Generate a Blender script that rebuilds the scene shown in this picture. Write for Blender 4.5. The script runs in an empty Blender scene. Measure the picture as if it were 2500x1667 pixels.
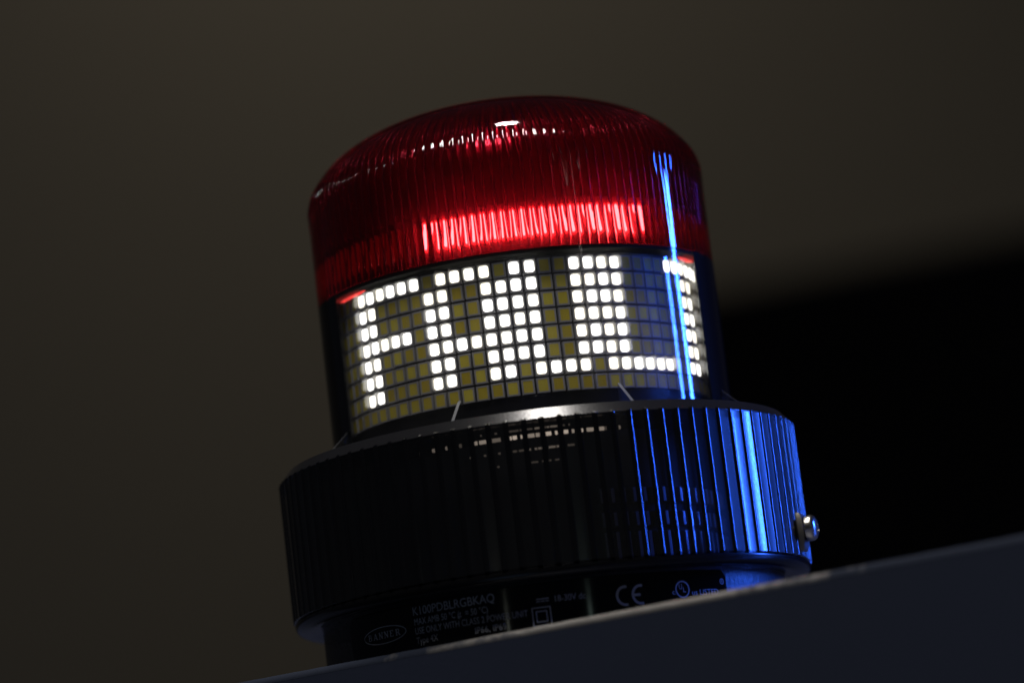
import bpy, bmesh, math, random
from mathutils import Matrix, Vector

random.seed(4)
sc = bpy.context.scene
col = sc.collection
MM = 0.001
ZO = 61.0                      # design heights are measured from the middle LED row; the cabinet top is world z = 0
rad = math.radians

def W(x, y, z):
    return Vector((x * MM, y * MM, (z + ZO) * MM))

# ------------------------------------------------------------------ camera
cam = bpy.data.cameras.new('camera')
cam.sensor_width = 36.0
cam.sensor_fit = 'HORIZONTAL'
cam.lens = 129.127
cam.clip_start = 0.01
cam.clip_end = 60
cam_o = bpy.data.objects.new('camera', cam)
col.objects.link(cam_o)
RX = Vector((0.992744598, 0.023580481, -0.117907269))
UP = Vector((0.120229886, -0.180687727, 0.976164289))
FW = Vector((-0.001714027, 0.983257802, 0.182211844))
m = Matrix((RX, UP, -FW)).transposed().to_4x4()
m.translation = W(-0.8, -748.0615, -134.1787)
cam_o.matrix_world = m
cam.dof.use_dof = True
cam.dof.focus_distance = 0.722
cam.dof.aperture_fstop = 8.0
cam.dof.aperture_blades = 9
sc.camera = cam_o

# ------------------------------------------------------------------ world, lamps, exposure
world = bpy.data.worlds.new('World')
sc.world = world
world.use_nodes = True
bg = world.node_tree.nodes['Background']
bg.inputs[0].default_value = (0.78, 0.86, 1.15, 1)
bg.inputs[1].default_value = 0.010

def area(name, loc, aim, sx, sy, power, color, shape='RECTANGLE', spread=None):
    l = bpy.data.lights.new(name, 'AREA')
    l.shape = shape
    l.size = sx
    if shape in ('RECTANGLE', 'ELLIPSE'):
        l.size_y = sy
    l.energy = power
    l.color = color
    if spread:
        l.spread = rad(spread)
    o = bpy.data.objects.new(name, l)
    col.objects.link(o)
    o.location = loc
    d = (aim - loc).normalized()
    o.rotation_euler = d.to_track_quat('-Z', 'Y').to_euler()
    return o

area('ceiling_lamp', W(75, -105, 1250), W(0, 0, 0), 0.15, 0.15, 7.0, (1.0, 0.95, 0.9), 'DISK')
area('side_lamp', W(-820, 330, 520), W(0, 0, 20), 0.035, 0.035, 0.12, (1.0, 0.95, 0.9), 'DISK')
area('blue_lamp', W(495, 105, 64), W(0, 0, 10), 0.021, 0.155, 2.0, (0.03, 0.13, 1.0))
area('glint_helper', W(138, -481, -16), W(0, -40, -56), 0.014, 0.016, 0.0011, (0.75, 1.0, 0.9))  # unseen light added to put a pale glint on the label
area('glint_helper', W(-187, -464, -16), W(0, -40, -56), 0.004, 0.016, 0.0008, (0.95, 1.0, 0.85))  # second added light, for the narrower label glint
area('wall_fill', W(-250, 5000, 3257), W(-83, 6500, 950), 0.83, 0.83, 3.0, (1.0, 0.88, 0.74), spread=150)  # unseen fill added to brighten the back wall
area('front_fill', W(-100, -640, 1130), W(0, 0, 0), 0.25, 0.25, 6.8, (1.0, 0.96, 0.9))  # unseen fill added high in front, for the unlit LEDs
area('low_fill', W(-250, -700, -620), W(0, -40, -50), 0.3, 0.3, 0.11, (0.45, 0.65, 1.0))  # unseen bluish fill added for the print and cabinet front
area('strip_lamp', W(410, -520, 152), W(0, 0, 10), 0.005, 0.10, 0.005, (1.0, 0.93, 0.85))

sc.view_settings.view_transform = 'Standard'
sc.view_settings.look = 'None'
sc.view_settings.exposure = 0.0
sc.view_settings.gamma = 1.0
sc.render.engine = 'CYCLES'
cy = sc.cycles
cy.max_bounces = 18
cy.transmission_bounces = 16
cy.glossy_bounces = 8
cy.diffuse_bounces = 5
cy.transparent_max_bounces = 24
cy.caustics_reflective = True
cy.caustics_refractive = True
cy.blur_glossy = 0.3
cy.sample_clamp_indirect = 4.0
cy.use_denoising = True
try:
    cy.denoiser = 'OPENIMAGEDENOISE'
    cy.denoising_input_passes = 'RGB_ALBEDO_NORMAL'
except Exception:
    pass

# ------------------------------------------------------------------ material helpers
class NT:
    def __init__(self, name):
        self.m = bpy.data.materials.new(name)
        self.m.use_nodes = True
        self.t = self.m.node_tree
        self.t.nodes.clear()
        self.out = self.n('ShaderNodeOutputMaterial')
    def n(self, typ, **kw):
        nd = self.t.nodes.new(typ)
        for k, v in kw.items():
            if k.startswith('i_'):
                key = k[2:]
                key = int(key) if key.isdigit() else key.replace('_', ' ')
                nd.inputs[key].default_value = v
            else:
                setattr(nd, k, v)
        return nd
    def l(self, a, b):
        self.t.links.new(a, b)
    def math(self, op, a, b=None, clamp=False):
        nd = self.n('ShaderNodeMath', operation=op, use_clamp=clamp)
        for i, v in enumerate((a, b)):
            if v is None:
                continue
            if isinstance(v, (int, float)):
                nd.inputs[i].default_value = v
            else:
                self.l(v, nd.inputs[i])
        return nd.outputs[0]
    def noise(self, scale, detail=3, rough=0.5, vec=None):
        nd = self.n('ShaderNodeTexNoise', i_Scale=scale, i_Detail=detail, i_Roughness=rough)
        self.l(vec if vec is not None else self.obj(), nd.inputs['Vector'])
        return nd.outputs['Fac']
    def obj(self):
        if not hasattr(self, '_o'):
            self._o = self.n('ShaderNodeTexCoord').outputs['Object']
        return self._o
    def ramp(self, fac, lo, hi, a=0.0, b=1.0):
        nd = self.n('ShaderNodeMapRange', clamp=True)
        self.l(fac, nd.inputs['Value'])
        nd.inputs['From Min'].default_value = lo
        nd.inputs['From Max'].default_value = hi
        nd.inputs['To Min'].default_value = a
        nd.inputs['To Max'].default_value = b
        return nd.outputs['Result']
    def bump(self, h, strength, dist):
        nd = self.n('ShaderNodeBump', i_Strength=strength, i_Distance=dist)
        self.l(h, nd.inputs['Height'])
        return nd.outputs['Normal']
    def schlick(self, f0, normal=None):
        g = self.n('ShaderNodeNewGeometry')
        d = self.n('ShaderNodeVectorMath', operation='DOT_PRODUCT')
        self.l(g.outputs['Incoming'], d.inputs[0])
        self.l(normal if normal is not None else g.outputs['Normal'], d.inputs[1])
        c = self.math('ABSOLUTE', d.outputs['Value'])
        k = self.math('POWER', self.math('SUBTRACT', 1.0, c, True), 5.0)
        return self.math('ADD', self.math('MULTIPLY', k, 1 - f0), f0)
    def mix(self, fac, a, b):
        nd = self.n('ShaderNodeMixShader')
        if isinstance(fac, (int, float)):
            nd.inputs[0].default_value = fac
        else:
            self.l(fac, nd.inputs[0])
        self.l(a, nd.inputs[1])
        self.l(b, nd.inputs[2])
        return nd.outputs[0]
    def add(self, a, b):
        nd = self.n('ShaderNodeAddShader')
        self.l(a, nd.inputs[0]); self.l(b, nd.inputs[1])
        return nd.outputs[0]
    def done(self, sh):
        self.l(sh, self.out.inputs['Surface'])
        return self.m

def principled(name, color, rough, metal=0.0, spec=0.5, bump=None, rough_var=None, coat=0.0):
    t = NT(name)
    p = t.n('ShaderNodeBsdfPrincipled')
    p.inputs['Base Color'].default_value = (*color, 1)
    p.inputs['Roughness'].default_value = rough
    p.inputs['Metallic'].default_value = metal
    p.inputs['Specular IOR Level'].default_value = spec
    p.inputs['Coat Weight'].default_value = coat
    if bump:
        scale, strength, dist = bump
        t.l(t.bump(t.noise(scale, 4, 0.6), strength, dist * MM), p.inputs['Normal'])
    if rough_var:
        scale, lo, hi = rough_var
        t.l(t.ramp(t.noise(scale, 3), 0.35, 0.65, lo, hi), p.inputs['Roughness'])
    return t.done(p.outputs[0])

def emission(name, color, strength):
    t = NT(name)
    e = t.n('ShaderNodeEmission', i_Strength=strength)
    e.inputs['Color'].default_value = (*color, 1)
    return t.done(e.outputs[0])

def dust_mask(t, amount):
    """small specks and faint handling smears lying on the plastic"""
    v = t.n('ShaderNodeTexVoronoi', i_Scale=620.0)
    t.l(t.obj(), v.inputs['Vector'])
    sel = t.ramp(t.noise(300, 2), 0.6, 0.66)
    speck = t.math('MULTIPLY', t.ramp(v.outputs['Distance'], 0.16, 0.05), sel)
    smear = t.ramp(t.noise(55, 5, 0.7), 0.4, 0.75, 0.25, 1.0)
    return t.math('MULTIPLY', t.math('ADD', t.math('MULTIPLY', speck, 8.0), smear), amount, True)

# red dome plastic
def make_red():
    t = NT('red_polycarbonate')
    g = t.n('ShaderNodeBsdfPrincipled')
    g.inputs['Base Color'].default_value = (0.74, 0.058, 0.105, 1)
    g.inputs['Transmission Weight'].default_value = 1.0
    g.inputs['IOR'].default_value = 1.50
    t.l(t.ramp(t.noise(140, 4), 0.35, 0.7, 0.015, 0.045), g.inputs['Roughness'])
    t.l(t.bump(t.noise(1500, 3, 0.6), 0.03, 0.05 * MM), g.inputs['Normal'])
    g2 = t.n('ShaderNodeBsdfRefraction', i_IOR=1.5, i_Roughness=0.55)
    g2.inputs['Color'].default_value = (0.78, 0.035, 0.09, 1)
    glass = t.mix(t.ramp(t.noise(90, 5, 0.7), 0.35, 0.7, 0.09, 0.24), g.outputs[0], g2.outputs[0])
    dif = t.n('ShaderNodeBsdfDiffuse')
    dif.inputs['Color'].default_value = (0.70, 0.05, 0.09, 1)
    tr = t.n('ShaderNodeBsdfTranslucent')
    tr.inputs['Color'].default_value = (0.70, 0.012, 0.07, 1)
    haze = t.mix(0.5, dif.outputs[0], tr.outputs[0])
    return t.done(t.mix(dust_mask(t, 0.018), glass, haze))

def make_clear():
    t = NT('clear_polycarbonate')
    tr = t.n('ShaderNodeBsdfTransparent')
    tr.inputs['Color'].default_value = (0.97, 0.97, 0.98, 1)
    gl = t.n('ShaderNodeBsdfGlossy', i_Roughness=0.055)
    gl.inputs['Color'].default_value = (1, 1, 1, 1)
    t.l(t.bump(t.noise(2200, 3, 0.65), 0.05, 0.03 * MM), gl.inputs['Normal'])
    rf = t.n('ShaderNodeBsdfRefraction', i_IOR=1.35, i_Roughness=0.45)
    base = t.mix(t.schlick(0.04), t.mix(0.13, tr.outputs[0], rf.outputs[0]), gl.outputs[0])
    d1 = t.n('ShaderNodeBsdfDiffuse'); d1.inputs['Color'].default_value = (0.7, 0.7, 0.7, 1)
    d2 = t.n('ShaderNodeBsdfTranslucent'); d2.inputs['Color'].default_value = (0.9, 0.9, 0.9, 1)
    return t.done(t.mix(dust_mask(t, 0.028), base, t.mix(0.6, d1.outputs[0], d2.outputs[0])))

def make_smoked(name='smoked_polycarbonate', f0=0.12):
    t = NT(name)
    tr = t.n('ShaderNodeBsdfTransparent')
    tr.inputs['Color'].default_value = (0.74, 0.74, 0.77, 1)
    bmp = t.bump(t.noise(2600, 3, 0.7), 0.15, 0.05 * MM)
    gl = t.n('ShaderNodeBsdfGlossy', i_Roughness=0.15)
    t.l(bmp, gl.inputs['Normal'])
    g2 = t.n('ShaderNodeBsdfGlossy', i_Roughness=0.34)
    t.l(bmp, g2.inputs['Normal'])
    g = t.mix(0.3, gl.outputs[0], g2.outputs[0])
    return t.done(t.mix(t.schlick(f0), tr.outputs[0], g))

M = {}
M['red'] = make_red()
M['clear'] = make_clear()
M['smoked'] = make_smoked()
M['smoked_in'] = make_smoked('smoked_inner_wall', 0.035)
M['ridge'] = principled('ridge_plastic', (0.004, 0.004, 0.005), 0.13, spec=0.8)
M['black'] = principled('black_plastic', (0.006, 0.006, 0.007), 0.35, bump=(900, 0.15, 0.05))
M['black_gloss'] = principled('black_gloss_plastic', (0.004, 0.004, 0.005), 0.16)
M['bar'] = principled('bar_metallised', (0.62, 0.64, 0.68), 0.3, metal=1.0)
M['matte'] = principled('matte_black', (0.004, 0.004, 0.004), 0.8, spec=0.05)
M['inner'] = principled('inner_black_plastic', (0.005, 0.005, 0.006), 0.5, spec=0.12)
M['fin_edge'] = principled('fin_edge_highlight', (0.13, 0.135, 0.15), 0.25)  # paler colour paints the bright highlight onto the fins' sloping edges
M['glow_strip'] = [emission('added_strip_glow', (1.0, 0.82, 0.62), k) for k in (0.8, 0.42, 0.2, 0.08)]  # emission levels for the added strips in the housing
M['mask'] = principled('display_board', (0.008, 0.008, 0.01), 0.5, spec=0.06)
M['ring'] = principled('satin_ring_plastic', (0.012, 0.012, 0.014), 0.24, bump=(1800, 0.3, 0.05))
M['lip'] = principled('lip_plastic', (0.006, 0.006, 0.007), 0.22, spec=0.3)
M['base'] = principled('textured_base_plastic', (0.02, 0.02, 0.022), 0.36, bump=(900, 1.0, 0.2))
M['label'] = principled('label_film', (0.003, 0.003, 0.0035), 0.09, bump=(500, 0.06, 0.05))
M['print'] = principled('label_print', (0.5, 0.52, 0.58), 0.6)
M['package'] = principled('led_package', (0.33, 0.33, 0.355), 0.6, spec=0.05)
def make_phosphor():
    t = NT('led_phosphor')
    p = t.n('ShaderNodeBsdfPrincipled', i_Roughness=0.45)
    p.inputs['Specular IOR Level'].default_value = 0.1
    oi = t.n('ShaderNodeObjectInfo')
    mixc = t.n('ShaderNodeMix', data_type='RGBA')
    mixc.inputs[6].default_value = (0.50, 0.38, 0.03, 1)
    mixc.inputs[7].default_value = (0.72, 0.62, 0.08, 1)
    t.l(oi.outputs['Random'], mixc.inputs[0])
    t.l(mixc.outputs[2], p.inputs['Base Color'])
    t.l(t.bump(t.noise(1600, 2), 0.4, 0.1 * MM), p.inputs['Normal'])
    return t.done(p.outputs[0])
M['phosphor'] = make_phosphor()
def make_lit():
    t = NT('led_lit')
    e = t.n('ShaderNodeEmission')
    oi = t.n('ShaderNodeObjectInfo')
    mixc = t.n('ShaderNodeMix', data_type='RGBA')
    mixc.inputs[6].default_value = (1.0, 0.985, 0.93, 1)
    mixc.inputs[7].default_value = (1.0, 0.93, 0.74, 1)
    t.l(oi.outputs['Random'], mixc.inputs[0])
    t.l(mixc.outputs[2], e.inputs['Color'])
    t.l(t.ramp(oi.outputs['Random'], 0, 1, 3.6, 2.4), e.inputs['Strength'])
    return t.done(e.outputs[0])
M['lit'] = make_lit()
M['red_glow'] = emission('added_red_glow', (1.0, 0.06, 0.05), 1.3)  # emission for the added red slivers beside the window
M['red_lit'] = emission('red_led_lit', (1.0, 0.14, 0.09), 4.0)
M['red_core'] = emission('red_led_core', (1.0, 1.0, 0.60), 420.0)
M['red_dim'] = emission('red_led_dim', (1.0, 0.05, 0.05), 0.075)
M['steel'] = principled('screw_steel', (0.62, 0.59, 0.55), 0.24, metal=1.0, bump=(1500, 0.1, 0.05))
M['clip'] = principled('clip_steel', (0.30, 0.28, 0.26), 0.38, metal=1.0, bump=(900, 0.35, 0.1))
M['deck'] = principled('light_engine_deck', (0.03, 0.03, 0.03), 0.22)
M['paint'] = principled('cabinet_paint', (0.034, 0.042, 0.072), 0.42, bump=(900, 0.25, 0.12))
def make_edge():
    t = NT('bare_edge_glint')
    p = t.n('ShaderNodeBsdfPrincipled', i_Roughness=0.42, i_Metallic=1.0)
    p.inputs['Base Color'].default_value = (0.5, 0.48, 0.46, 1)
    t.l(t.bump(t.noise(260, 2, 0.5), 0.25, 0.5 * MM), p.inputs['Normal'])
    q = t.n('ShaderNodeBsdfPrincipled', i_Roughness=0.6)
    q.inputs['Specular IOR Level'].default_value = 0.02
    q.inputs['Base Color'].default_value = (0.03, 0.036, 0.055, 1)
    # bare metal limited to this stretch, painting in the highlight beside the beacon
    sep = t.n('ShaderNodeSeparateXYZ'); t.l(t.obj(), sep.inputs[0])
    dist = t.math('ABSOLUTE', t.math('SUBTRACT', sep.outputs[0], 0.010))
    glint = t.ramp(t.math('ADD', dist, t.ramp(t.noise(260, 3), 0.3, 0.7, -0.012, 0.012)), 0.040, 0.024)
    return t.done(t.mix(glint, q.outputs[0], p.outputs[0]))
M['edge'] = make_edge()
M['wall'] = principled('wall_paint', (0.38, 0.35, 0.28), 0.8, spec=0.1)
M['dark'] = principled('dark_cabinet_paint', (0.012, 0.012, 0.014), 0.7, spec=0.05)

# ------------------------------------------------------------------ mesh helpers
def mesh_obj(name, verts, faces, mats, parent=None, smooth=False, mat_idx=None, sharp=None):
    me = bpy.data.meshes.new(name)
    me.from_pydata([tuple(W(*v)) for v in verts], [], faces)
    if not isinstance(mats, (list, tuple)):
        mats = [mats]
    for mt in mats:
        me.materials.append(mt)
    if mat_idx:
        me.polygons.foreach_set('material_index', mat_idx)
    if smooth:
        me.polygons.foreach_set('use_smooth', [True] * len(me.polygons))
        if sharp:
            try:
                me.set_sharp_from_angle(angle=rad(sharp))
            except Exception:
                pass
    me.update()
    o = bpy.data.objects.new(name, me)
    col.objects.link(o)
    if parent:
        o.parent = parent
    return o

def pol(r, az, z):
    return (r * math.sin(az), -r * math.cos(az), z)

def lathe(name, prof, n, mat, parent=None, rf=None, closed=True, smooth=True, sharp=35, a0=0.0, a1=None, cx=0.0):
    """prof: (r, z) list; closed profile loops on itself; rf(k, az, r, z) -> r"""
    full = a1 is None
    span = 2 * math.pi if full else a1 - a0
    cols = n if full else n + 1
    V, F = [], []
    for j in range(cols):
        az = a0 + span * j / n
        for k, (r, z) in enumerate(prof):
            rr = rf(k, az, r, z) if rf else r
            x, y, zz = pol(rr, az, z)
            V.append((x + cx, y, zz))
    P = len(prof)
    for j in range(n):
        b = j * P
        c = ((j + 1) % cols) * P
        for k in range(P if closed else P - 1):
            k2 = (k + 1) % P
            F.append((b + k, c + k, c + k2, b + k2))
    if not full and closed:
        F.append(tuple(range(P)))
        F.append(tuple(range((cols - 1) * P + P - 1, (cols - 1) * P - 1, -1)))
    return mesh_obj(name, V, F, mat, parent, smooth, None, sharp)

def skins(name, rs, z0, z1, n, mat, parent, a0, a1):
    """open cylindrical walls (one per radius) in one mesh"""
    V, F = [], []
    for r in rs:
        b = len(V)
        for j in range(n + 1):
            a = a0 + (a1 - a0) * j / n
            V.append(pol(r, a, z0)); V.append(pol(r, a, z1))
        for j in range(n):
            q = b + 2 * j
            F.append((q, q + 2, q + 3, q + 1))
    return mesh_obj(name, V, F, mat, parent, True)

def empty(name, loc):
    o = bpy.data.objects.new(name, None)
    o.empty_display_size = 0.05
    col.objects.link(o)
    o.location = loc
    return o

def tag(o, label=None, cat=None, kind=None, group=None):
    if label: o['label'] = label
    if cat: o['category'] = cat
    if kind: o['kind'] = kind
    if group: o['group'] = group
    return o

# ------------------------------------------------------------------ setting: wall behind
tag(mesh_obj('back_wall', [(-5500, 6500, -2500), (5500, 6500, -2500), (5500, 6500, 5000), (-5500, 6500, 5000),
                           (-5500, 6620, -2500), (5500, 6620, -2500), (5500, 6620, 5000), (-5500, 6620, 5000)],
             [(0, 1, 2, 3), (5, 4, 7, 6), (3, 2, 6, 7), (0, 4, 5, 1), (1, 5, 6, 2), (4, 0, 3, 7)], M['wall']), kind='structure')

# ------------------------------------------------------------------ dark cabinet in the background
def rounded_box(name, cx, cy, z0, z1, sx, sy, yaw, bev, mat, parent=None):
    me = bpy.data.meshes.new(name)
    bm = bmesh.new()
    bmesh.ops.create_cube(bm, size=1.0)
    for v in bm.verts:
        v.co = Vector((v.co.x * sx * MM, v.co.y * sy * MM, v.co.z * (z1 - z0) * MM))
    bmesh.ops.bevel(bm, geom=bm.edges[:], offset=bev * MM, segments=3, affect='EDGES', profile=0.5)
    bm.to_mesh(me); bm.free()
    me.materials.append(mat)
    o = bpy.data.objects.new(name, me)
    col.objects.link(o)
    o.location = W(cx, cy, (z0 + z1) / 2)
    o.rotation_euler[2] = yaw
    return o

# ------------------------------------------------------------------ the beacon
beacon = empty('warning_beacon', (0, 0, 0))
tag(beacon, 'lit warning beacon with red dome, FAULT matrix display and ribbed black housing', 'beacon')

ZT = 15.0          # joint between red dome and clear cover
RC = 41.25
def dome_z(r, R, z1, h):
    return z1 + h * math.sqrt(max(0.0, 1 - (r / R) ** 2.25))

def dome_profile(R, z0, z1, h, n_wall, n_dome):
    p = []
    for i in range(n_wall):
        p.append((R, z0 + (z1 - z0) * i / n_wall))
    for i in range(n_dome + 1):
        t = math.pi / 2 * i / n_dome
        r = R * math.cos(t) ** (2 / 2.25)
        p.append((max(r, 0.02), z1 + h * math.sin(t)))
    return p

NF = 128           # flutes moulded inside the dome
SEG = NF * 8
outer = dome_profile(RC, ZT, 34.0, 19.5, 5, 60)
inner = dome_profile(RC - 2.3, ZT, 33.6, 17.6, 5, 30)
n_o = len(outer)
prof = outer + inner[::-1]
def flute(k, az, r, z):
    if k < n_o:
        if r > RC - 0.3 and z < ZT + 0.5:
            return r
        ph = az * NF
        amp = 0.13 * min(1.0, max(0.0, (r - 39.35) / 0.8)) * (0.06 + 0.94 * min(1.0, max(0.0, (z - 33.5) / 2.0)))
        return r + amp * math.cos(ph)
    w = min(1.0, max(0.0, (r - 26.0) / 8.0)) * min(1.0, max(0.0, (z - ZT - 0.4) / 0.8 + 0.05))
    ph = (az * NF / (2 * math.pi)) % 1.0
    return r - 0.72 * w * (1 - abs(2 * ph - 1) ** 2.0) * (r / (RC - 2.3))
lathe('dome_lens', prof, SEG, M['red'], beacon, rf=flute, closed=True, sharp=50)

# clear cover: outer and inner wall as two thin skins closed at the ends
WIN = rad(62.5)
cover = skins('clear_cover', (RC, RC - 2.2), -18.7, ZT - 0.02, 90, M['clear'], beacon, -WIN, WIN)
lathe('gasket', [(RC - 0.25, ZT - 0.9), (RC - 0.25, ZT - 0.1), (36.0, ZT - 0.1), (36.0, ZT - 0.9)], 160, M['matte'], beacon)
cb = lathe('cover_back', [(RC, -18.7), (RC, ZT - 0.05), (RC - 0.4, ZT - 0.05), (RC - 0.4, -18.7)], 140, M['black_gloss'], beacon, sharp=40, a0=WIN + 0.001, a1=2 * math.pi - WIN - 0.001)
cb.data.materials.append(M['matte'])
for p_ in cb.data.polygons[-2:]:
    p_.material_index = 1

# gusset fins moulded between the cover and the ring
for i in range(8):
    az = rad(-19.4 + 45 * i)
    ca, sa = math.cos(az), math.sin(az)
    V = []
    h = 0.32
    for s in (-h, h):
        for r, z in ((RC - 0.15, -18.6), (46.6, -18.6), (46.6, -18.2), (RC - 0.15, -13.2)):
            V.append((r * sa + s * ca, -r * ca + s * sa, z))
    mesh_obj('gusset_fin', V, [(3, 2, 1, 0), (4, 5, 6, 7), (0, 1, 5, 4), (1, 2, 6, 5), (2, 3, 7, 6), (3, 0, 4, 7)], [M['clear'], M['fin_edge']], cover, mat_idx=[0, 0, 0, 1, 1, 0])

# ---- LED matrix display
LR = 38.0
LX = -0.8
A0 = -0.926658787
AL = 0.0791066969
PZ = 0.0900169 * 38
display = lathe('led_display', [(LR - 0.75, -17.5), (LR - 0.75, ZT - 0.9), (LR - 3.5, ZT - 0.9), (LR - 3.5, -17.5)], 160, M['mask'], beacon, cx=LX)

FAULT = {}
def on(r, cs):
    for c in cs:
        FAULT[(r, c)] = True
on(0, range(0, 6)); on(3, range(0, 5))
for r in range(7): on(r, (0, 1))
on(0, range(7, 11)); on(4, range(6, 12))
for r in range(1, 7): on(r, (6, 7, 10, 11))
for r in range(6): on(r, (12, 13, 16, 17))
on(6, range(13, 17))
for r in range(7): on(r, (18, 19))
on(6, range(18, 24))
on(0, range(24, 30))
for r in range(7): on(r, (26, 27))

def rr_loop(w, h, rad_, n=4):
    pts = []
    for cx_, cy_, a in ((w / 2 - rad_, h / 2 - rad_, 0), (-w / 2 + rad_, h / 2 - rad_, 90), (-w / 2 + rad_, -h / 2 + rad_, 180), (w / 2 - rad_, -h / 2 + rad_, 270)):
        for i in range(n):
            t = rad(a + 90 * i / (n - 1))
            pts.append((cx_ + rad_ * math.cos(t), cy_ + rad_ * math.sin(t)))
    return pts

def led_mesh(name, lit):
    # local frame: x tangent, y inward, z up; front towards -y
    pw, ph = 2.56, 2.98
    body = [(-pw / 2, -ph / 2), (pw / 2, -ph / 2), (pw / 2, ph / 2), (-pw / 2, ph / 2)]
    V, F, mi = [], [], []
    for x, z in body: V.append((x, 0.7, z))
    for x, z in body: V.append((x * 0.985, 0.0, z * 0.985))
    for a in range(4):
        b = (a + 1) % 4
        F.append((a, b, 4 + b, 4 + a)); mi.append(0)
    if lit: win = rr_loop(1.92, 2.34, 0.48)
    else:   win = rr_loop(1.86, 2.34, 0.16)
    n = len(win)
    k = len(V)
    for x, z in win: V.append((x, 0.0, z))
    k2 = len(V)
    d = -0.10 if lit else 0.07
    for x, z in win: V.append((x, d, z))
    # face ring between square and window: fan by quadrant
    q = n // 4
    order = [2, 3, 0, 1]           # window quadrants start at +x+z
    for s in range(4):
        cidx = 4 + order[s]
        for i in range(q - 1):
            F.append((cidx, k + s * q + i + 1, k + s * q + i)); mi.append(0)
        cn = 4 + order[(s + 1) % 4]
        F.append((cidx, cn, k + ((s + 1) * q) % n, k + s * q + q - 1)); mi.append(0)
    for i in range(n):
        j = (i + 1) % n
        F.append((k + i, k + j, k2 + j, k2 + i)); mi.append(1 if lit else 0)
    F.append(tuple(k2 + i for i in range(n))[::-1]); mi.append(1)
    me = bpy.data.meshes.new(name)
    me.from_pydata([(x * MM, y * MM, z * MM) for x, y, z in V], [], F)
    me.materials.append(M['package'])
    me.materials.append(M['lit'] if lit else M['phosphor'])
    me.polygons.foreach_set('material_index', mi)
    me.update()
    return me
ME_ON, ME_OFF = led_mesh('led_on', True), led_mesh('led_off', False)
for c in range(-5, 31):
    for r in range(8):
        az = A0 + c * AL
        o = bpy.data.objects.new('led', ME_ON if (r, c) in FAULT else ME_OFF)
        col.objects.link(o)
        x, y, z = pol(LR, az, (3.5 - r) * PZ)
        o.location = W(x + LX + random.uniform(-.03, .03), y, z + random.uniform(-.03, .03))
        o.rotation_euler = (0, random.uniform(-.012, .012), az)
        o.parent = display

# ---- light engine inside the dome: board drum with a row of red LEDs
engine = lathe('light_engine', [(36.5, ZT + 0.5), (36.5, ZT + 1.6), (32.2, ZT + 2.0), (32.2, 26.4), (29.5, 26.9), (12.0, 27.5), (12.0, ZT + 0.5)],
               120, M['deck'], beacon)
for i in range(71):
    az = rad(-25.3 + 5.0704 * i)
    w, h = 2.0, 5.9
    V = []
    for y, s in ((0.0, 1.0), (-0.35, 0.9)):
        for x, z in rr_loop(w * s, h * s, 0.35):
            rr = 32.3 - y
            ca, sa = math.cos(az), math.sin(az)
            V.append((rr * sa + x * ca, -rr * ca + x * sa, 22.1 + z))
    n = len(V) // 2
    F = [(k, (k + 1) % n, n + (k + 1) % n, n + k) for k in range(n)] + [tuple(range(n, 2 * n))]
    led_ = mesh_obj('red_led', V, F, M['red_lit'] if i < 15 else M['red_dim'], engine)
    if i > 14: continue
    V = []
    for x, z in rr_loop(1.15, 5.1, 0.3):
        rr = 32.75
        V.append((rr * sa + x * ca, -rr * ca + x * sa, 22.1 + z))
    n = len(V)
    V += [(x_ * 0.994, y_ * 0.994, z_) for x_, y_, z_ in V]
    mesh_obj('led_core', V, [tuple(range(n))] + [(k, n + k, n + (k + 1) % n, (k + 1) % n) for k in range(n)], M['red_core'], engine)

# added emissive slivers for the red glow at both ends of the display window
def red_glow(a0, a1):
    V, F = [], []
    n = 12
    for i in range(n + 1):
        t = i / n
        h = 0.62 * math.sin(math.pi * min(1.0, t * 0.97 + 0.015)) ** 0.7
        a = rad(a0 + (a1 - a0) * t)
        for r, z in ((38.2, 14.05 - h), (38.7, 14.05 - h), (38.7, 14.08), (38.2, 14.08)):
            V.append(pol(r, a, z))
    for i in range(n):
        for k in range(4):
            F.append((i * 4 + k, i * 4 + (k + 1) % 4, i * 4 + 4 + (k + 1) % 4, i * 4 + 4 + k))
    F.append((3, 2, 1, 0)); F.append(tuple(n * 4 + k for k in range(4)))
    mesh_obj('red_glow_sliver', V, F, M['red_glow'], engine, True)
red_glow(-68, -52)
red_glow(60, 71)

# ---- ring on top of the lower housing
lathe('top_ring', [(40.9, -18.75), (50.9, -18.6), (51.3, -18.68), (53.1, -20.85), (53.12, -21.0), (52.5, -21.3), (50.0, -21.3), (40.9, -21.3)],
      240, M['ring'], beacon, sharp=28)

# ---- ribbed smoked housing
NR = 96
RIB = [0.32 * i / 12 for i in range(13)] + [0.335, 0.66, 0.985]      # phase samples of one rib
def rib_h(p):
    # rounded ridge between phase 0 and 0.32, flat channel after it
    if p < 0.32:
        hw = 0.16 * 3.46                       # ridge is a circular arc meeting the channel at 42 degrees
        R_ = hw / math.sin(rad(46))
        x = (p - 0.16) * 3.46
        return math.sqrt(R_ * R_ - x * x) - R_ * math.cos(rad(46))
    return 0.0
zs = [-20.2, -20.8, -21.6, -28, -35, -42, -48.9, -49.4]
V, F = [], []
n_col = NR * len(RIB)
for j in range(NR):
    for p in RIB:
        az = (j + p) * 2 * math.pi / NR + rad(1.3)
        for z in zs:
            r = 53.05 + rib_h(p) - 0.06 * (1 - abs((p - 0.66) / 0.34)) * (p > 0.32)
            if z > -20.5: r = 52.4
            if z < -49.2: r = 52.3
            V.append(pol(r, az, z))
P = len(zs)
MI = []
for j in range(n_col):
    b, c = j * P, ((j + 1) % n_col) * P
    for k in range(P - 1):
        F.append((b + k, b + k + 1, c + k + 1, c + k))
        MI.append(1 if j % len(RIB) < 12 else 0)
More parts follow.
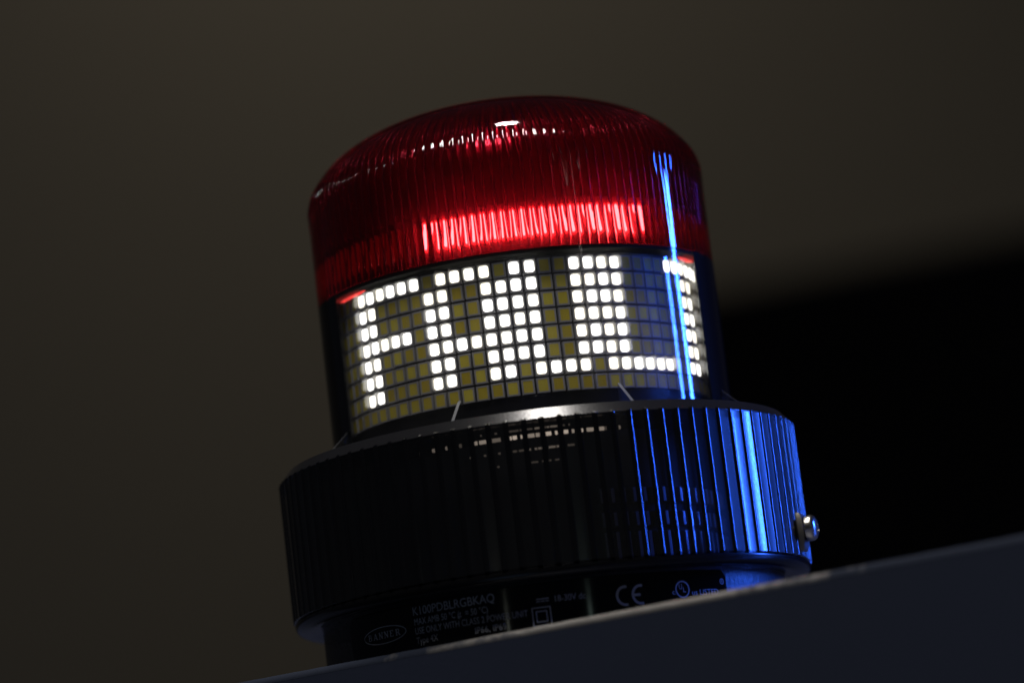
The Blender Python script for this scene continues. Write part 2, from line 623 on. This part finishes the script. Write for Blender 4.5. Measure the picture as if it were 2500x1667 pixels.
housing = mesh_obj('ribbed_housing', V, F, [M['smoked'], M['ridge']], beacon, True, MI, 32)

# drum and moulded bars seen through the smoked plastic
lathe('inner_liner', [(51.9, -21.4), (51.9, -49.1), (51.0, -49.1), (51.0, -21.4)], 130, M['matte'], housing, a0=rad(112), a1=rad(322))
skins('inner_wall', (50.4,), -49.0, -21.4, 130, M['smoked_in'], housing, rad(-37), rad(111))
lathe('inner_floor', [(50.2, -49.6), (50.2, -48.9), (35.6, -48.9), (35.6, -49.6)], 160, M['matte'], housing)
drum = lathe('inner_drum', [(35.5, -21.4), (35.5, -50.2), (33.0, -50.2), (33.0, -21.4)], 192, M['inner'], housing)
def curved_block(name, r0, r1, a0, a1, z0, z1, mat, parent, n=3):
    V = []
    for i in range(n + 1):
        a = a0 + (a1 - a0) * i / n
        for r, z in ((r0, z0), (r1, z0 + .1), (r1, z1 - .1), (r0, z1)):
            V.append(pol(r, a, z))
    F = []
    for i in range(n):
        b = i * 4
        for k in range(3):
            F.append((b + k, b + k + 1, b + k + 5, b + k + 4))
    F.append((0, 3, 2, 1)); b = n * 4; F.append((b, b + 1, b + 2, b + 3))
    return mesh_obj(name, V, F, mat, parent)
for j in range(4, 22):
    a = rad(1.3 + 3.75 * (j + 0.45))
    for z0, z1 in ((-47.6, -41.9), (-40.9, -38.0), (-36.2, -33.2)):
        curved_block('moulded_bar', 35.55, 37.0, a, a + rad(1.1), z0, z1, M['bar'], housing)

# added emissive strips standing in for faint light lines in the housing
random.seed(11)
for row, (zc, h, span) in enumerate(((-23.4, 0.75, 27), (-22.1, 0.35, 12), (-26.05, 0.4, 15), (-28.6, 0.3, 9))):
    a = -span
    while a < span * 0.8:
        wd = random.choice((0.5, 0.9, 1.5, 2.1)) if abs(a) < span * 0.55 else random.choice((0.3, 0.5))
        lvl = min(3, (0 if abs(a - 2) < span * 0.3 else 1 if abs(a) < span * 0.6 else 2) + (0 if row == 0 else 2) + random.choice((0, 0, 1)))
        curved_block('added_glow_strip', 49.2, 49.6, rad(a), rad(a + wd), zc - h / 2, zc + h / 2, M['glow_strip'][lvl], housing, 2)
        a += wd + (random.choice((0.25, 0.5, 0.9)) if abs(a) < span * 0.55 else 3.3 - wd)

# ---- bottom lip and label base
lathe('bottom_lip', [(52.2, -49.2), (52.9, -49.35), (52.95, -50.1), (52.5, -50.9), (51.5, -51.35), (49.2, -51.3), (48.0, -51.0), (47.0, -51.0), (46.0, -49.2)],
      200, M['lip'], beacon, sharp=60)
base = lathe('base', [(47.45, -50.8), (47.45, -60.95), (40.0, -60.95), (40.0, -50.8)], 160, M['base'], beacon)

RL = 47.62
def label_panel():
    a0, a1, z0, z1, rc = -1.02, rad(45.2), -60.6, -51.7, 1.6
    # rounded-corner outline swept as columns
    V, F = [], []
    n = 90
    for i in range(n + 1):
        a = a0 + (a1 - a0) * i / n
        e = min((a - a0) * RL, (a1 - a) * RL)
        cut = rc - math.sqrt(max(0, rc * rc - (rc - e) ** 2)) if e < rc else 0.0
        for r, z in ((47.4, z0 + cut), (RL, z0 + cut), (RL, z1 - cut), (47.4, z1 - cut)):
            V.append(pol(r, a, z))
    for i in range(n):
        b = i * 4
        for k in range(3):
            F.append((b + k, b + k + 1, b + k + 5, b + k + 4))
    F.append((0, 3, 2, 1)); b = n * 4; F.append((b, b + 1, b + 2, b + 3))
    return mesh_obj('label', V, F, M['label'], base, True, None, 30)
label = label_panel()

# ---- print on the label
RP = RL + 0.03
def print_mesh(name, polys, tris):
    """polys in (arc mm from az 0, z mm)"""
    V = [pol(RP, x / RP, z) for x, z in polys]
    return mesh_obj(name, V, tris, M['print'], base)

def text_geo(body):
    cu = bpy.data.curves.new('tmp', 'FONT')
    cu.body = body
    cu.size = 1.0
    cu.resolution_u = 3
    o = bpy.data.objects.new('tmp', cu)
    col.objects.link(o)
    dg = bpy.context.evaluated_depsgraph_get()
    dg.update()
    ev = o.evaluated_get(dg)
    me = ev.to_mesh()
    V = [(v.co.x, v.co.y) for v in me.vertices]
    F = [tuple(p.vertices) for p in me.polygons]
    ev.to_mesh_clear()
    bpy.data.objects.remove(o)
    bpy.data.curves.remove(cu)
    return V, F

CAP = None
def put_text(name, body, az0, az1, zbase, cap):
    """fit the line between two azimuths (degrees), capital height in mm"""
    global CAP
    if CAP is None:
        hv, _ = text_geo('H')
        CAP = max(y for _, y in hv)
    V, F = text_geo(body)
    x0 = min(x for x, _ in V); x1 = max(x for x, _ in V)
    X0, X1 = rad(az0) * RP, rad(az1) * RP
    pts = [(X0 + (x - x0) / (x1 - x0) * (X1 - X0), zbase + y / CAP * cap) for x, y in V]
    return print_mesh(name, pts, F)

put_text('printed_line', 'K100PDBLRGBKAQ', -35.1, -13.7, -54.05, 1.62)
put_text('printed_line', 'MAX AMB 50 °C (t  = 50 °C)', -35.0, -15.6, -55.95, 1.25)
put_text('printed_line', 'a', -23.15, -22.55, -56.15, 0.8)
put_text('printed_line', 'USE ONLY WITH CLASS 2 POWER UNIT', -35.0, -6.3, -57.75, 1.25)
put_text('printed_line', 'Type 4X', -34.95, -28.9, -59.62, 1.25)
put_text('printed_line', 'IP66, IP69', -19.2, -11.6, -59.6, 1.2)
put_text('printed_line', '18-30V dc', 0.3, 7.4, -55.6, 1.2)

def stroke(name, segs):
    """segs: list of quads [(x0,z0),(x1,z1)], width"""
    P_, F_ = [], []
    for (x0, z0, x1, z1, w) in segs:
        dx, dz = x1 - x0, z1 - z0
        L = math.hypot(dx, dz) or 1e-6
        nx, nz = -dz / L * w / 2, dx / L * w / 2
        b = len(P_)
        n = max(1, int(L / 1.5))
        for i in range(n + 1):
            t = i / n
            P_.append((x0 + dx * t + nx, z0 + dz * t + nz))
            P_.append((x0 + dx * t - nx, z0 + dz * t - nz))
        for i in range(n):
            q = b + i * 2
            F_.append((q, q + 1, q + 3, q + 2))
    return print_mesh(name, P_, F_)

def arc_segs(cx_, cz, rx, rz, a0, a1, w, n=28, slant=0.0):
    s = []
    for i in range(n):
        t0 = rad(a0 + (a1 - a0) * i / n); t1 = rad(a0 + (a1 - a0) * (i + 1) / n)
        k = 1.02
        x0, z0, x1, z1 = cx_ + rx * math.cos(t0), cz + rz * math.sin(t0), cx_ + rx * math.cos(t1), cz + rz * math.sin(t1)
        s.append((x0, z0, x0 + (x1 - x0) * k, z0 + (z1 - z0) * k, w))
    return s
def X(az): return rad(az) * RP

# direct-current sign and double square
stroke('printed_symbol', [(X(-4.0), -54.75, X(-1.1), -54.75, 0.22), (X(-4.0), -55.2, X(-3.2), -55.2, 0.2), (X(-2.95), -55.2, X(-2.15), -55.2, 0.2), (X(-1.9), -55.2, X(-1.1), -55.2, 0.2)])
def square(cx_, cz, s, w):
    h = s / 2
    return [(cx_ - h - w / 2, cz + h, cx_ + h + w / 2, cz + h, w), (cx_ - h - w / 2, cz - h, cx_ + h + w / 2, cz - h, w),
            (cx_ - h, cz - h, cx_ - h, cz + h, w), (cx_ + h, cz - h, cx_ + h, cz + h, w)]
stroke('printed_symbol', square(X(-3.15), -58.1, 3.5, 0.22) + square(X(-3.15), -58.1, 2.0, 0.2))
# CE mark
stroke('printed_symbol', arc_segs(X(16.75), -55.85, 1.65, 1.75, 75, 285, 0.5))
stroke('printed_symbol', arc_segs(X(20.6), -55.85, 1.65, 1.75, 75, 285, 0.5) + [(X(18.7), -55.85, X(20.5), -55.85, 0.5)])
# listing mark
stroke('printed_symbol', arc_segs(X(31.6), -55.4, 1.5, 1.55, 0, 360, 0.26, 40))
put_text('printed_symbol', 'U', 30.65, 31.5, -55.35, 1.0)
put_text('printed_symbol', 'L', 31.75, 32.5, -56.0, 1.0)
put_text('printed_symbol', 'c', 28.7, 29.45, -56.3, 1.0)
put_text('printed_symbol', 'us LISTED', 34.2, 42.2, -56.6, 1.05)
stroke('printed_symbol', arc_segs(X(43.75), -54.1, 0.5, 0.5, 0, 360, 0.13, 24))
put_text('printed_symbol', 'R', 43.5, 44.1, -54.35, 0.5)

# maker's oval with slab-serif lettering
BX, BZ = X(-45.1), -56.5
stroke('printed_oval', arc_segs(BX, BZ, 6.1, 1.62, 0, 360, 0.17, 72))
GL = {
 'B': [(0.15, 0, .15, 1, .2), (0, .05, .55, .05, .1), (0, .95, .5, .95, .1), (.1, .52, .55, .52, .1), (.58, .55, .58, .92, .16), (.64, .08, .64, .5, .18)],
 'A': [(.12, 0, .42, 1, .12), (.42, 1, .75, 0, .22), (.22, .32, .62, .32, .1), (0, .04, .26, .04, .09), (.58, .04, .92, .04, .09)],
 'N': [(.15, 0, .15, 1, .13), (.12, 1, .72, 0, .22), (.72, 0, .72, 1, .13), (0, .04, .32, .04, .09), (0, .96, .25, .96, .09), (.56, .96, .9, .96, .09)],
 'E': [(.15, 0, .15, 1, .2), (0, .05, .68, .05, .1), (0, .95, .66, .95, .1), (.15, .52, .5, .52, .1), (.66, .05, .66, .3, .1), (.64, .72, .64, .95, .1)],
 'R': [(.15, 0, .15, 1, .2), (0, .04, .36, .04, .09), (0, .95, .55, .95, .1), (.15, .5, .55, .5, .1), (.6, .53, .6, .92, .18), (.4, .5, .75, 0, .2), (.65, .04, .9, .04, .09)],
}
segs = []
for i, ch in enumerate('BANNER'):
    ox = BX - 4.75 + i * 1.62
    hh = 1.25
    for (x0, z0, x1, z1, w) in GL[ch]:
        segs.append((ox + x0 * 1.45, BZ - hh / 2 + z0 * hh, ox + x1 * 1.45, BZ - hh / 2 + z1 * hh, w * 1.2))
stroke('printed_logo_lettering', segs)

# ---- screw and its clip on the side of the housing
saz, sz = rad(72.5), -43.6
NRM = Vector((math.sin(saz), -math.cos(saz), 0))
TAN = Vector((math.cos(saz), math.sin(saz), 0))
ZUP = Vector((0, 0, 1))
def local(n_, t_, z_):
    p = NRM * n_ + TAN * t_
    return (p.x, p.y, sz + z_)
def turned(name, prof, n, mat, parent, off=(0, 0)):
    V, F = [], []
    for j in range(n):
        a = 2 * math.pi * j / n
        for d_, rr in prof:
            V.append(local(d_, off[0] + rr * math.cos(a), off[1] + rr * math.sin(a)))
    P = len(prof)
    for j in range(n):
        b, c = j * P, ((j + 1) % n) * P
        for k in range(P - 1):
            F.append((b + k, b + k + 1, c + k + 1, c + k))
    return mesh_obj(name, V, F, mat, parent, True, None, 40)
screw = turned('screw', [(51.0, 1.1), (54.5, 1.1), (54.5, 2.4), (54.7, 2.6), (55.8, 2.6), (56.3, 2.3), (56.6, 1.8), (56.72, 1.2), (56.73, 1.15), (56.0, 1.05), (55.9, 0.02)], 40, M['steel'], beacon)
for k in range(6):
    a = k * math.pi / 3
    turned('socket_lobe', [(55.9, 0.4), (56.55, 0.4), (56.76, 0.28), (56.76, 0.02)], 12, M['steel'], screw, (1.12 * math.cos(a), 1.12 * math.sin(a)))
# clip: bowed strap standing off the ribs
V, F = [], []
n = 18
for i in range(n + 1):
    t = -1 + 2 * i / n
    z_ = 3.9 * t - 0.6
    bow = 1.15 * (1 - t * t) ** 0.5 if abs(t) < 1 else 0
    for nn, tt in ((52.6 + bow * 0.5, -1.9), (53.5 + bow * .7, -1.7), (53.7 + bow * .7, 1.7), (52.8 + bow * 0.5, 1.9)):
        V.append(local(nn, tt * (1 - 0.25 * t * t), z_))
for i in range(n):
    b = i * 4
    for k in range(4):
        k2 = (k + 1) % 4
        F.append((b + k, b + k2, b + 4 + k2, b + 4 + k))
F.append((3, 2, 1, 0)); b = n * 4; F.append((b, b + 1, b + 2, b + 3))
mesh_obj('screw_clip', V, F, M['clip'], beacon, True, None, 40)

# ------------------------------------------------------------------ machine cabinet the beacon stands on
p0, p1 = Vector((-65.6, -21.3)), Vector((82.3, -113.0))
u = (p1 - p0).normalized()
v = Vector((-u.y, u.x))                      # inward, away from the camera
prof = []
fr = 1.5
for i in range(9):
    t = rad(90 * i / 8)
    prof.append((fr - fr * math.sin(t), -61 - fr + fr * math.cos(t)))       # v offset, z
trim_prof = list(prof)
prof = [(420, -61.2), (fr + 0.3, -61.2), (0.02, -61 - fr + 0.06), (0, -330), (420, -330)]
V, F = [], []
mid = (p0 + p1) / 2
steps = [-420 + 840 * i / 60 for i in range(61)]
for s in steps:
    for k, (vv, z) in enumerate(prof):
        q = mid + u * s + v * vv
        V.append((q.x, q.y, z))
P = len(prof)
for i in range(60):
    b, c = i * P, (i + 1) * P
    for k in range(P):
        k2 = (k + 1) % P
        F.append((b + k, b + k2, c + k2, c + k))
F.append(tuple(range(P - 1, -1, -1))); F.append(tuple(range(60 * P, 61 * P)))
cab = mesh_obj('machine_cabinet', V, F, M['paint'], None, True, None, 30)
V, F = [], []
tp = trim_prof + [(0.6, -61 - fr + 0.02), (fr + 0.15, -61.6)]
Pt = len(tp)
NS = 420
for i in range(NS + 1):
    q0 = mid + u * (-420 + 840 * i / NS)
    jz = random.uniform(-0.03, 0.03)
    for vv, z in tp:
        q = q0 + v * vv
        V.append((q.x, q.y, z + jz))
for i in range(NS):
    b, c = i * Pt, (i + 1) * Pt
    for k in range(Pt):
        k2 = (k + 1) % Pt
        F.append((b + k, b + k2, c + k2, c + k))
mesh_obj('cabinet_edge', V, F, M['edge'], cab, True, None, 60)
tag(cab, 'blurred dark grey painted metal cabinet edge in the foreground under the beacon', 'cabinet')

dk = rounded_box('background_cabinet', 934, 5346, -1500, 995, 1640, 913, rad(-20), 20, M['dark'])
tag(dk, 'out of focus black box shape behind the beacon at right', 'cabinet')
